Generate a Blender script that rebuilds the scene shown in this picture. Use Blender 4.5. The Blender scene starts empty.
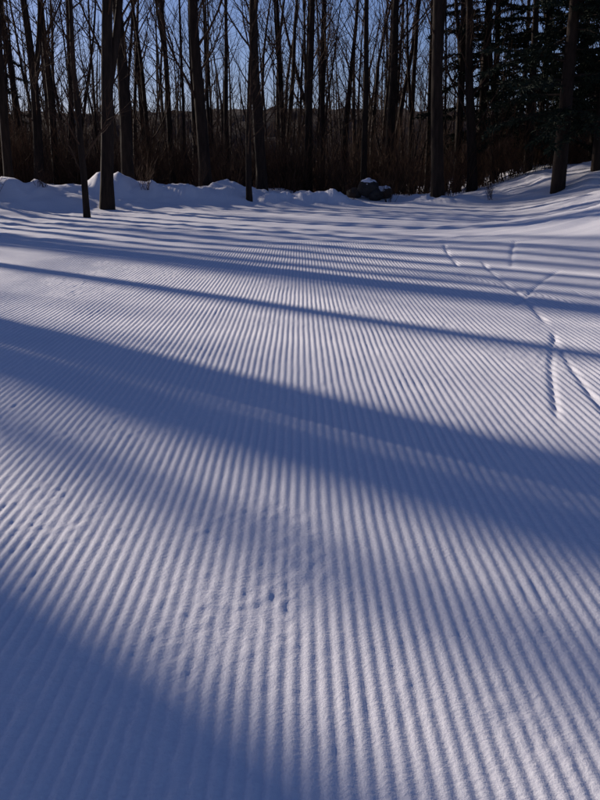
import bpy, math, random
import numpy as np
from mathutils import Vector, Matrix
random.seed(7); rng=np.random.default_rng(7)
scene=bpy.context.scene
SUN_EL=math.radians(18); SUN_AZ=math.radians(48)   # degrees left of +Y
S2=np.array([-math.sin(SUN_AZ),math.cos(SUN_AZ)]); N2=np.array([math.cos(SUN_AZ),math.sin(SUN_AZ)])

# ---------------------------------------------------------------- materials
def newmat(name):
    m=bpy.data.materials.new(name); m.use_nodes=True
    nt=m.node_tree; b=nt.nodes['Principled BSDF']; return m,nt,b
def noise(nt,scale,detail=4,rough=.6,coord='Object'):
    tc=nt.nodes.new('ShaderNodeTexCoord'); n=nt.nodes.new('ShaderNodeTexNoise')
    n.inputs['Scale'].default_value=scale; n.inputs['Detail'].default_value=detail; n.inputs['Roughness'].default_value=rough
    nt.links.new(tc.outputs[coord],n.inputs['Vector']); return n
def ramp(nt,src,cols):
    r=nt.nodes.new('ShaderNodeValToRGB'); e=r.color_ramp.elements
    e[0].position=cols[0][0]; e[0].color=(*cols[0][1],1)
    e[1].position=cols[-1][0]; e[1].color=(*cols[-1][1],1)
    for p,c in cols[1:-1]:
        x=e.new(p); x.color=(*c,1)
    nt.links.new(src,r.inputs[0]); return r
def bump(nt,b,src,strength,dist):
    bp=nt.nodes.new('ShaderNodeBump'); bp.inputs['Strength'].default_value=strength; bp.inputs['Distance'].default_value=dist
    nt.links.new(src,bp.inputs['Height']); nt.links.new(bp.outputs[0],b.inputs['Normal'])
def simple(name,cols,scale,rough=.9,bs=.5,bd=.02,detail=5,stretch=None):
    m,nt,b=newmat(name); n=noise(nt,scale,detail)
    if stretch:
        mp=nt.nodes.new('ShaderNodeMapping'); mp.inputs['Scale'].default_value=stretch
        l=n.inputs['Vector'].links[0]; src=l.from_socket; nt.links.remove(l)
        nt.links.new(src,mp.inputs[0]); nt.links.new(mp.outputs[0],n.inputs['Vector'])
    r=ramp(nt,n.outputs['Fac'],cols); nt.links.new(r.outputs[0],b.inputs['Base Color'])
    b.inputs['Roughness'].default_value=rough; b.inputs['Specular IOR Level'].default_value=.2
    bump(nt,b,n.outputs['Fac'],bs,bd); return m
snow=simple('snow',[(.3,(.78,.77,.82)),(.7,(.87,.86,.89))],80,.75,.6,.006)
snow_cap=simple('snow_cap',[(.3,(.78,.77,.82)),(.7,(.87,.86,.89))],20,.75,.5,.01)
bark=simple('bark',[(.3,(.012,.008,.006)),(.7,(.038,.025,.018))],9,.95,.9,.03,6,(1,1,.18))
twig=simple('twig_bark',[(.3,(.028,.016,.010)),(.7,(.080,.044,.027))],5)
brush=simple('brush_bark',[(.3,(.035,.019,.011)),(.7,(.11,.056,.030))],3)
needle=simple('conifer_needles',[(.3,(.006,.011,.008)),(.7,(.02,.03,.016))],2.5)
rockm=simple('rock',[(.3,(.02,.019,.018)),(.7,(.06,.055,.05))],3,.9,.8,.05)
hillm=simple('wooded_hill',[(.3,(.014,.010,.009)),(.7,(.055,.036,.027))],.35,.95,.6,.5,8,(1,1,.35))

# ---------------------------------------------------------------- numpy noise
perm=rng.random((256,256))
def vnoise(x,y,o=0):
    x,y=x*.857+y*.515+o*17.3+1000, -x*.515+y*.857+o*31.7+1000
    xi=np.floor(x).astype(int); yi=np.floor(y).astype(int); fx=x-xi; fy=y-yi
    fx=fx*fx*(3-2*fx); fy=fy*fy*(3-2*fy)
    a=perm[xi%256,yi%256]; b=perm[(xi+1)%256,yi%256]; c=perm[xi%256,(yi+1)%256]; d=perm[(xi+1)%256,(yi+1)%256]
    return (a*(1-fx)+b*fx)*(1-fy)+(c*(1-fx)+d*fx)*fy
def fbm(x,y,n=4,o=0):
    s=0;a=1;t=0
    for i in range(n):
        s=s+a*vnoise(x*2**i,y*2**i,o+i); t+=a; a*=.5
    return s/t-.5
def ss(a,b,x):
    t=np.clip((x-a)/(b-a),0,1); return t*t*(3-2*t)
PATCH=[(-.9,3.1,.45,.5),(-1.3,3.6,.4,.5),(.23,2.03,.13,.25),(.6,1.85,.14,.22),(.75,2.3,.12,.3),(1.1,3.0,.25,.4),(-.3,4.9,.5,.5)]
def height(x,y,detail=True):
    x=np.asarray(x,float); y=np.asarray(y,float)
    z=0.06*fbm(x*.25,y*.25,3,3)*ss(3,12,y)
    crest=31.5+1.6*np.sin(x*.33+1)+2.2*fbm(x*.22,x*0,3,9)-ss(-4,-12,x)*4
    d=y-crest
    lump=.30+1.3*np.clip(fbm(x*.42,y*.22,4,5)+.2,0,1)
    z=z+np.where(d<0,np.exp(-(d/2.4)**2),1)*lump*.85*(.45+.65*ss(3,-4,x)+.3*ss(6,10,x))
    z=z+np.where(d<0,np.exp(-(d/1.2)**2),np.exp(-(d/2.5)**2))*.6*np.clip(fbm(x*1.0,y*.7,4,6)+.08,0,1)
    z=z-np.clip(d-1,0,None)*.042*ss(0,8,d)
    z=z+ss(1,12,d)*.5*fbm(x*.15,y*.15,4,12)
    for (mx,my,sx,sy,h) in [(-8.6,26.5,1.5,1.0,.42),(-6.6,28.5,1.3,.9,.35),(-4.2,29.3,1.4,.8,.30),(-.6,29.6,2.0,.8,.30),(1.2,30.0,1.0,.7,.28),(-10.5,23.5,1.6,1.2,.45),(5.2,30,1.5,.8,.25)]:
        q=((x-mx)/sx)**2+((y-my)/sy)**2
        z=z+h*np.exp(-q*1.1)*(1+1.6*fbm(x*1.9,y*1.9,4,80))
    z=z+.45*ss(-6.5,-11,x)*ss(9,22,y)*(.7+fbm(x*.5,y*.5,3,20))
    foot=4.4+1.6*ss(18,28,y)+2.6*ss(11.5,7,y)
    z=z+1.1*ss(foot,foot+5.5,x)*ss(7.5,14,y)*(1+.5*fbm(x*.5,y*.5,3,22))
    z=z+.36*np.exp(-((x-5.8)/2.2)**2-((y-16.5)/2.6)**2)
    rough=np.clip(ss(-5,-7.5,x)+ss(foot+.5,foot+2,x)+ss(-2.5,0,d),0,1)
    z=z+rough*(.13*fbm(x*1.4,y*1.4,4,25)+.035*fbm(x*5,y*5,3,27))
    if detail:
        ph=x/.045+.40*fbm(x*.5,y*.3,3,30)+.17*fbm(x*3,y*2.5,2,33)
        prof=(.5-.5*np.cos(2*np.pi*ph))**.7
        cr=fbm(x*1.5,y*.9,4,40)
        patch=ss(.08,.24,cr)
        for (a,b,c,e) in PATCH:
            patch=patch+.8*np.exp(-((x-a)/c)**2-((y-b)/e)**2)*ss(-.12,.15,fbm(x*7,y*5,3,90))
        patch=np.clip(patch,0,1)
        edge=ss(-5.0,-3.6,x+.8*fbm(x*.4,y*.4,2,44))*(1-ss(4.0,5.2,x))*ss(17.5,13,y)
        amp=(.0066+.004*fbm(x*3,y*1.8,3,46))*(1-.4*patch)*edge
        z=z+amp*prof
        z=z+edge*patch*(.003*ss(.02,.22,fbm(x*28,y*20,2,50))+.006*np.abs(fbm(x*14,y*10,2,51))+.004*fbm(x*30,y*22,2,52))
        z=z+.006*fbm(x*6,y*4,3,55)*edge+edge*.0018*fbm(x*38,y*30,2,57)
        yy=y-.028*(x-1)**2
        far=ss(12,16,yy)*ss(28.5,26,yy)*(1-.8*rough)
        w=np.sin(2*np.pi*(yy/.66+.6*fbm(x*.1,y*.5,2,60)))+.7*np.sin(2*np.pi*yy/.27+2)
        z=z+far*.022*w*(.7+1.6*fbm(yy*.8,x*.08,2,63))
        z=z+far*.07*fbm(x*.22,yy*1.3,3,66)
        for (x0,y0,x1,y1,wd,dp) in TR:
            L=math.hypot(x1-x0,y1-y0); ux,uy=(x1-x0)/L,(y1-y0)/L
            t=(x-x0)*ux+(y-y0)*uy; n=-(x-x0)*uy+(y-y0)*ux+.03*np.sin(t*1.3)
            m=ss(0,.5,t)*ss(L,L-.5,t)*(.75+.8*fbm(x*3,y*3,2,95))
            z=z-m*dp*np.exp(-(n/wd)**2)
    return z
TR=[(2.24,7.1,1.40,4.3,.024,.016),(2.2,7.1,1.66,3.9,.024,.016),(2.75,12.6,2.24,7.2,.032,.020),(2.0,11.2,3.0,8.0,.03,.018),
    (3.6,11.4,2.1,8.2,.03,.018),(3.1,9.6,3.5,7.0,.03,.016),(1.8,5.2,1.98,3.4,.020,.012),(2.6,15,2.2,11.5,.035,.022),(3.9,15.0,2.9,11.5,.035,.022)]

def mesh_obj(name,verts,faces,mats,fmat=None,smooth=True,parent=None):
    me=bpy.data.meshes.new(name)
    verts=np.asarray(verts,np.float32)
    k=faces.shape[1]; n=len(faces)
    me.vertices.add(len(verts)); me.vertices.foreach_set('co',verts.ravel())
    me.loops.add(n*k); me.loops.foreach_set('vertex_index',faces.astype(np.int32).ravel())
    me.polygons.add(n); me.polygons.foreach_set('loop_start',(np.arange(n)*k).astype(np.int32))
    if fmat is not None: me.polygons.foreach_set('material_index',fmat.astype(np.int32))
    me.polygons.foreach_set('use_smooth',np.full(n,smooth))
    me.update(calc_edges=True)
    for m in mats: me.materials.append(m)
    o=bpy.data.objects.new(name,me); scene.collection.objects.link(o)
    if parent: o.parent=parent
    return o

# ---------------------------------------------------------------- ground sheet
def geo(start,step,g,end):
    out=[];p=start
    while p<end:
        p+=step; step*=g; out.append(p)
    return out
xd=np.arange(-5.2,5.4,.0075)
xs=np.array([-v for v in geo(5.2,.05,1.028,420)][::-1]+list(xd)+geo(xd[-1],.05,1.028,420))
yl=[1.0]
while yl[-1]<40: yl.append(yl[-1]+.0066*yl[-1])
yl=[-v for v in geo(0,.3,1.12,60)][::-1]+[0,.3,.6,.85]+yl+geo(yl[-1],.3,1.045,520)
ys=np.array(yl)
X,Y=np.meshgrid(xs,ys); Z=height(X,Y)
nx,ny=len(xs),len(ys)
idx=np.arange(nx*ny).reshape(ny,nx)
F=np.stack([idx[:-1,:-1],idx[:-1,1:],idx[1:,1:],idx[1:,:-1]],-1).reshape(-1,4)
mesh_obj('snow_ground',np.stack([X,Y,Z],-1).reshape(-1,3),F,[snow])
print('ground',nx,ny)
def gz(x,y): return float(height(np.array([x]),np.array([y]),False)[0])

# ---------------------------------------------------------------- tree builder
class MB:
    def __init__(s): s.v=[];s.f=[];s.m=[];s.n=0
    def tube(s,P,R,k,mi):
        P=np.asarray(P,float); n=len(P)
        T=np.gradient(P,axis=0); T/=np.linalg.norm(T,axis=1)[:,None]+1e-9
        ref=np.array([1,0,0]) if abs(T[0][2])>.7 else np.array([0,0,1])
        A=np.cross(T,ref); A/=np.linalg.norm(A,axis=1)[:,None]+1e-9; B=np.cross(T,A)
        a=np.arange(k)*2*np.pi/k
        V=P[:,None]+np.asarray(R)[:,None,None]*(np.cos(a)[None,:,None]*A[:,None]+np.sin(a)[None,:,None]*B[:,None])
        i=np.arange(n*k).reshape(n,k)+s.n; j=np.roll(i,-1,1)
        f=np.stack([i[:-1],j[:-1],j[1:],i[1:]],-1).reshape(-1,4)
        s.v.append(V.reshape(-1,3)); s.f.append(f); s.m.append(np.full(len(f),mi)); s.n+=n*k
    def quads(s,V,mi):
        n=len(V); s.v.append(V.reshape(-1,3)); s.f.append(np.arange(n*4).reshape(n,4)+s.n); s.m.append(np.full(n,mi)); s.n+=n*4
    def arrays(s): return np.concatenate(s.v),np.concatenate(s.f),np.concatenate(s.m)
def rnd(a,b): return random.uniform(a,b)
def path(p,d,L,n,wob,up):
    P=[np.array(p,float)]; d=np.array(d,float)/np.linalg.norm(d)
    for i in range(n):
        d=d+np.array([rnd(-wob,wob),rnd(-wob,wob),rnd(-wob,wob)+up]); d/=np.linalg.norm(d)
        P.append(P[-1]+d*L/n)
    return np.array(P)
def branch_dir(T,ang):
    a=rnd(0,2*math.pi); r=np.array([math.cos(a),math.sin(a),rnd(-.2,.2)]); r-=T*np.dot(r,T); r/=np.linalg.norm(r)+1e-9
    return T*math.cos(ang)+r*math.sin(ang)
def bare(H,R,lod=0,lean=(0,0),low=.28,crown=1.0,wob=.03,fork=False,taper=.86):
    b=MB(); n=14 if lod==0 else 7
    P=path((0,0,-.4),(lean[0],lean[1],1),H,n,wob,.05)
    t=np.linspace(0,1,n+1); Rr=R*(1-taper*t**1.15); Rr[0]*=1.3
    b.tube(P,Rr,9 if lod==0 else 4,0)
    stems=[(P,Rr,H)]
    if fork:
        i=int(n*rnd(.2,.4)); d=branch_dir((P[i+1]-P[i])/np.linalg.norm(P[i+1]-P[i]),rnd(.15,.28))
        Q=path(P[i],d,H*.6,9,wob,.10); q=Rr[i]*.72*(1-.85*np.linspace(0,1,10)); b.tube(Q,q,8,0); stems.append((Q,q,H*.62))
    for (P,Rr,HH) in stems:
        nb=int((24 if lod==0 else 15)*HH/H)
        for k in range(nb):
            u=low+(1-low)*((k+rnd(0,1))/nb)*.97
            f=u*(len(P)-1); i=int(f); fr=f-i; i=min(i,len(P)-2)
            p=P[i]*(1-fr)+P[i+1]*fr; T=P[i+1]-P[i]; T/=np.linalg.norm(T)
            L=crown*H*rnd(.11,.25)*(1.15-.75*(u-low)/(1-low)); r=min(Rr[i]*.45,.014+L*.010)*rnd(.7,1)
            Q=path(p,branch_dir(T,rnd(.5,1.0)),L,5 if lod==0 else 3,.14,.12)
            b.tube(Q,np.linspace(r,r*.25,len(Q)),5 if lod==0 else 3,1)
            m=random.randint(5,8) if lod==0 else random.randint(3,5)
            for j in range(m):
                g=rnd(.2,.98)*(len(Q)-1); ii=min(int(g),len(Q)-2); pp=Q[ii]+(Q[ii+1]-Q[ii])*(g-ii); T2=Q[ii+1]-Q[ii]; T2/=np.linalg.norm(T2)
                L2=L*rnd(.25,.55); r2=r*.42
                W=path(pp,branch_dir(T2,rnd(.4,.9)),L2,3 if lod==0 else 2,.16,.09)
                b.tube(W,np.linspace(r2,r2*.3,len(W)),3,1)
                if lod==0:
                    for q in range(random.randint(3,5)):
                        g2=rnd(.2,1)*(len(W)-1); i3=min(int(g2),len(W)-2); p3=W[i3]+(W[i3+1]-W[i3])*(g2-i3); T3=W[i3+1]-W[i3]; T3/=np.linalg.norm(T3)
                        V=path(p3,branch_dir(T3,rnd(.4,.9)),L2*rnd(.3,.6),2,.15,.08)
                        b.tube(V,np.linspace(r2*.5,.003,len(V)),3,1)
    return b.arrays()
def conifer(H,R,Lmax,z0,dens=1.0):
    b=MB(); P=path((0,0,-.4),(0,0,1),H,12,.012,.05); t=np.linspace(0,1,13); Rr=R*(1-.93*t); b.tube(P,Rr,9,0)
    nb=int(135*dens)
    for k in range(nb):
        u=(k+rnd(0,1))/nb; z=z0+(H-z0)*u**1.05
        f=(z+.4)/H*12; i=min(int(f),11); p=P[i]+(P[i+1]-P[i])*(f-i)
        L=Lmax*(1-u)**.75*rnd(.4,1.15)+.25; a=rnd(0,6.283)
        Q=path(p,(math.cos(a),math.sin(a),rnd(-.1,.25)),L,6,.08,-.07)
        r=.012+L*.01; b.tube(Q,np.linspace(r,.004,7),4,0)
        ns=int(34*L*dens)+10
        g=rng.uniform(.18,1,ns)*6; ii=np.minimum(g.astype(int),5); pp=Q[ii]+(Q[ii+1]-Q[ii])*(g-ii)[:,None]
        D=(Q[ii+1]-Q[ii]); D/=np.linalg.norm(D,axis=1)[:,None]
        side=np.cross(D,[0,0,1.]); side/=np.linalg.norm(side,axis=1)[:,None]+1e-9
        sg=np.where(rng.random(ns)<.5,-1,1)[:,None]
        tl=(rng.uniform(.15,.5,ns)*(.35+.65*(1-u)))[:,None]
        W=D*rng.uniform(.3,1.,(ns,1))+side*sg*rng.uniform(.3,1,(ns,1))+np.array([0,0,1])*rng.uniform(-.5,.05,(ns,1)); W/=np.linalg.norm(W,axis=1)[:,None]
        for c in range(5):
            o=pp+W*tl*rng.uniform(0,1,(ns,1)); d=W+rng.normal(0,.5,(ns,3)); d/=np.linalg.norm(d,axis=1)[:,None]
            n=np.cross(d,rng.normal(0,1,(ns,3))); n/=np.linalg.norm(n,axis=1)[:,None]+1e-9
            ln=rng.uniform(.08,.2,(ns,1)); wd=rng.uniform(.014,.036,(ns,1))
            b.quads(np.stack([o,o+d*ln*.5+n*wd,o+d*ln,o+d*ln*.5-n*wd],1),2)
    return b.arrays()

def place(name,me,x,y,rot=None,s=1,zs=None,zoff=0):
    o=bpy.data.objects.new(name,me); scene.collection.objects.link(o)
    o.location=(x,y,gz(x,y)+zoff); o.rotation_euler=(0,0,rnd(0,6.28) if rot is None else rot); o.scale=(s,s,zs or s); return o
def mk(name,arr,mats=(bark,twig,needle)):
    o=mesh_obj(name,arr[0],arr[1],mats,arr[2]); me=o.data; bpy.data.objects.remove(o); return me
V=[mk('bare_tree_mesh',bare(rnd(16,19),.24,0,(rnd(-.04,.04),rnd(-.04,.04)),low=rnd(.14,.32),fork=(i%3==1),wob=rnd(.025,.045))) for i in range(8)]
Thin=[mk('sapling_mesh',bare(rnd(9,13),.10,0,(rnd(-.05,.05),0),low=.12,crown=.8,wob=.05)) for i in range(4)]
Cast=[mk('tall_tree_mesh',bare(20,.25,0,low=.52,wob=.007,taper=.62)) for i in range(3)]
hero=[(88,22.9,.19),(108,26,.42),(131,31,.48),(62,36,.34),(42,34,.4),(14,31,.35),(152,37,.22),(175,38,.28),(207,32,.46),(250,29,.22),(263,33,.44),
 (308,36,.36),(321,40,.28),(362,35,.28),(387,38,.46),(455,39,.38),(470,35,.42),(491,40,.36),(512,42,.28),(228,41,.27),(410,42,.30),(-20,33,.4),(-45,30,.35),
 (28,40,.3),(75,43,.32),(285,44,.3),(342,46,.34),(425,45,.3),(196,46,.3),(532,40,.3)]
for i,(px,y,d) in enumerate(hero):
    x=(px-300)*y/838; s=d/.48
    if d<.26: place('bare_tree',Thin[i%4],x,y,s=d/.2,zs=max(1,d/.2))
    else: place('bare_tree',V[i%8],x,y,s=s,zs=max(s,.85))
lean=mk('leaning_mesh',bare(17,.24,0,(-.06,0),low=.3,wob=.02,fork=True)); place('bare_tree',lean,(437-300)*30.5/838,30.5,rot=0)
# trees on the left side of the trail that throw the long shadows
for i,(p,T,d) in enumerate([(.92,21,.86),(.48,24,.8),(.05,27,.8),(2.15,34,.5),(2.8,33,.5),(3.56,14,.60),(3.1,27,.32),(6.0,17,.34),(5.85,30,.2),(8.15,22,.66),(8.75,27,.45),(7.7,31,.25),(9.5,26,.36),(10.3,24,.36),(11.3,26,.34),(12.2,29,.40)]):
    x,y=N2*p+S2*T
    place('bare_tree',Cast[i%3],x,y,s=d/.5,zs=.95)
for i,(p,T) in enumerate([(2.45,31),(3.0,36),(-.6,30),(8.6,34),(7.4,40),(11,33),(13,27)]):
    x,y=N2*p+S2*T
    place('bare_tree',V[(i*3+1)%8],x,y,s=.85,zs=.95)
for x,y,d in [(14,24,.4),(17,30,.4),(13,34,.35),(20,22,.4),(22,33,.45)]:
    place('bare_tree',V[random.randrange(8)],x,y,s=d/.48,zs=1)
C=[mk('conifer_mesh',conifer(17,.25,3.0,2.2)),mk('conifer_mesh_b',conifer(14,.2,2.6,1.2,.9))]
for x,y,k,s in [(8.5,28,0,1),(9.9,28.5,1,1),(11.8,31,0,.95),(9.6,36,1,1.05),(13,38,0,1),(8.4,40,0,1)]:
    place('hemlock_tree',C[k],x,y,s=s)
for x,y,k,s in [(-18.5,52,0,1),(-21,56,1,1.1)]:
    place('hemlock_tree',C[k],x,y,s=s)

def scatter(vars_,pts):
    vs,fs,ms=[],[],[];n=0
    for (x,y,s,zs) in pts:
        v,f,m=vars_[random.randrange(len(vars_))]; a=rnd(0,6.283); c,si=math.cos(a),math.sin(a)
        w=np.empty_like(v); w[:,0]=(v[:,0]*c-v[:,1]*si)*s+x; w[:,1]=(v[:,0]*si+v[:,1]*c)*s+y; w[:,2]=v[:,2]*zs
        vs.append((w,x,y)); fs.append(f+n); ms.append(m); n+=len(v)
    xy=np.array([(a,b) for _,a,b in vs]); zz=height(xy[:,0],xy[:,1],False)
    for (w,_,_),z in zip(vs,zz): w[:,2]+=z
    return np.concatenate([w for w,_,_ in vs]),np.concatenate(fs),np.concatenate(ms)
D=[bare(rnd(12,19),rnd(.07,.17),1,(rnd(-.08,.08),rnd(-.08,.08)),low=rnd(.12,.35),crown=rnd(.8,1.2),wob=rnd(.03,.09)) for i in range(14)]
D2=[bare(rnd(6,11),.05,1,(rnd(-.15,.15),rnd(-.15,.15)),low=.1,crown=.9,wob=.09) for i in range(7)]
pts=[]
for i in range(400):
    y=44+96*rnd(0,1)**1.1; x=rnd(-.52,.45)*y; pts.append((x,y,rnd(.7,1.3),rnd(.85,1.15)))
pts2=[]
for i in range(400):
    y=36+60*rnd(0,1); x=rnd(-.50,.42)*y; pts2.append((x,y,rnd(.7,1.4),rnd(.45,.95)))
a=scatter(D,pts); b2=scatter(D2,pts2)
arr=(np.concatenate([a[0],b2[0]]),np.concatenate([a[1],b2[1]+len(a[0])]),np.concatenate([a[2],b2[2]]))
mesh_obj('distant_trees',arr[0],arr[1],[bark,twig],arr[2])
print('distant verts',len(arr[0]))
def shrub():
    b=MB()
    for i in range(16):
        P=path((rnd(-.3,.3),rnd(-.3,.3),-.1),(rnd(-.5,.5),rnd(-.5,.5),1),rnd(1,2.6),4,.12,.02); b.tube(P,np.linspace(.012,.004,5),3,0)
        for j in range(6):
            k=random.randint(1,3); Q=path(P[k],branch_dir(np.array([0,0,1.]),rnd(.3,.9)),rnd(.3,.9),2,.2,.05); b.tube(Q,np.linspace(.007,.003,3),3,0)
    return b.arrays()
Sh=[shrub() for i in range(6)]
pts=[]
for i in range(540):
    y=34.5+36*rnd(0,1)**1.4; x=rnd(-.5,.42)*y; pts.append((x,y,rnd(.8,1.5),rnd(.6,1.7)))
a=scatter(Sh,pts); mesh_obj('underbrush',a[0],a[1],[brush],a[2])
pts=[(x,y,rnd(.4,.7),rnd(.35,.6)) for x,y in [(-9.2,25),(-8.1,26.5),(-10.2,24),(-5.2,28.5),(-3.5,30),(5.4,30.5),(6.6,29.5),(10.5,24),(3.3,31),(1.9,31.3)]]
a=scatter(Sh,pts); mesh_obj('dry_shrubs',a[0],a[1],[brush],a[2])

hx=np.linspace(-330,330,260); hy=np.linspace(150,330,60); HX,HY=np.meshgrid(hx,hy)
HZ=-6+21*ss(150,230,HY)*(1+.25*fbm(HX*.012,HY*.012,3,70))+3.5*fbm(HX*.25,HY*.25,3,75)*ss(155,180,HY)
i=np.arange(HX.size).reshape(HX.shape); F=np.stack([i[:-1,:-1],i[:-1,1:],i[1:,1:],i[1:,:-1]],-1).reshape(-1,4)
mesh_obj('wooded_hill',np.stack([HX,HY,HZ],-1).reshape(-1,3),F,[hillm])

import bmesh
emp=bpy.data.objects.new('snow_covered_boulders',None); scene.collection.objects.link(emp); bx,by=2.65,31.8; emp.location=(bx,by,gz(bx,by)+.12); emp.scale=(.8,.8,.8)
def boulder(nm,cx,cy,cz,sx,sy,sz,seed,cap=True):
    bm=bmesh.new(); bmesh.ops.create_icosphere(bm,subdivisions=4,radius=1)
    for v in bm.verts:
        n=v.co.normalized(); k=1+.5*float(fbm(np.array([n.x*1.3+n.z+seed]),np.array([n.y*1.3-n.z*.7]),3,seed)[0])
        q=n*k; v.co=Vector((q.x*sx+cx,q.y*sy+cy,(round(q.z*2.5)/2.5*.2+q.z*.8)*sz+cz))
    me=bpy.data.meshes.new(nm); bm.normal_update()
    for f in bm.faces: f.smooth=True
    bm.to_mesh(me); me.materials.append(rockm)
    o=bpy.data.objects.new(nm,me); scene.collection.objects.link(o); o.parent=emp
    if cap:
        keep=[f for f in bm.faces if f.normal.z<.74+.1*math.sin(f.calc_center_median().x*9)]
        bmesh.ops.delete(bm,geom=keep,context='FACES')
        for v in bm.verts: v.co.z+=.05 if not v.is_boundary else .005
        for f in bm.faces: f.smooth=True
        me=bpy.data.meshes.new(nm+'_snow'); bm.to_mesh(me); me.materials.append(snow_cap)
        o=bpy.data.objects.new(nm+'_snow',me); scene.collection.objects.link(o); o.parent=emp
    bm.free()
boulder('boulder_1',-.1,0,.34,.5,.42,.40,3); boulder('boulder_2',.6,.2,.12,.42,.4,.30,5,True); boulder('boulder_3',-.75,.25,.1,.38,.4,.26,8,False); boulder('boulder_4',.2,-.35,.02,.36,.3,.26,11,False)

# ---------------------------------------------------------------- light
w=bpy.data.worlds.new('World'); scene.world=w; w.use_nodes=True; nt=w.node_tree
sky=nt.nodes.new('ShaderNodeTexSky'); sky.sky_type='NISHITA'; sky.sun_disc=False
sky.sun_elevation=SUN_EL; sky.sun_rotation=-SUN_AZ; sky.altitude=500; sky.dust_density=.6; sky.ozone_density=4; sky.air_density=1
mx=nt.nodes.new('ShaderNodeMix'); mx.data_type='RGBA'; mx.blend_type='MULTIPLY'; mx.inputs[0].default_value=1
mx.inputs[7].default_value=(1.03,.93,1.18,1)
nt.links.new(sky.outputs[0],mx.inputs[6]); nt.links.new(mx.outputs[2],nt.nodes['Background'].inputs[0]); nt.nodes['Background'].inputs[1].default_value=.07
L=bpy.data.lights.new('sun','SUN'); L.energy=5.0; L.angle=math.radians(1.0); L.color=(1,.885,.77)
lo=bpy.data.objects.new('sun',L); scene.collection.objects.link(lo)
sd=Vector((S2[0]*math.cos(SUN_EL),S2[1]*math.cos(SUN_EL),math.sin(SUN_EL))); lo.rotation_euler=sd.to_track_quat('Z','Y').to_euler()
lo.location=sd*50
scene.view_settings.view_transform='Standard'; scene.view_settings.look='None'; scene.view_settings.exposure=0
cam=bpy.data.cameras.new('camera'); co=bpy.data.objects.new('camera',cam); scene.collection.objects.link(co)
cam.sensor_fit='VERTICAL'; cam.sensor_height=36; cam.lens=37; cam.clip_end=2000; cam.clip_start=.05
co.location=(0,0,1.4); co.rotation_euler=(math.radians(90-16),0,0); scene.camera=co
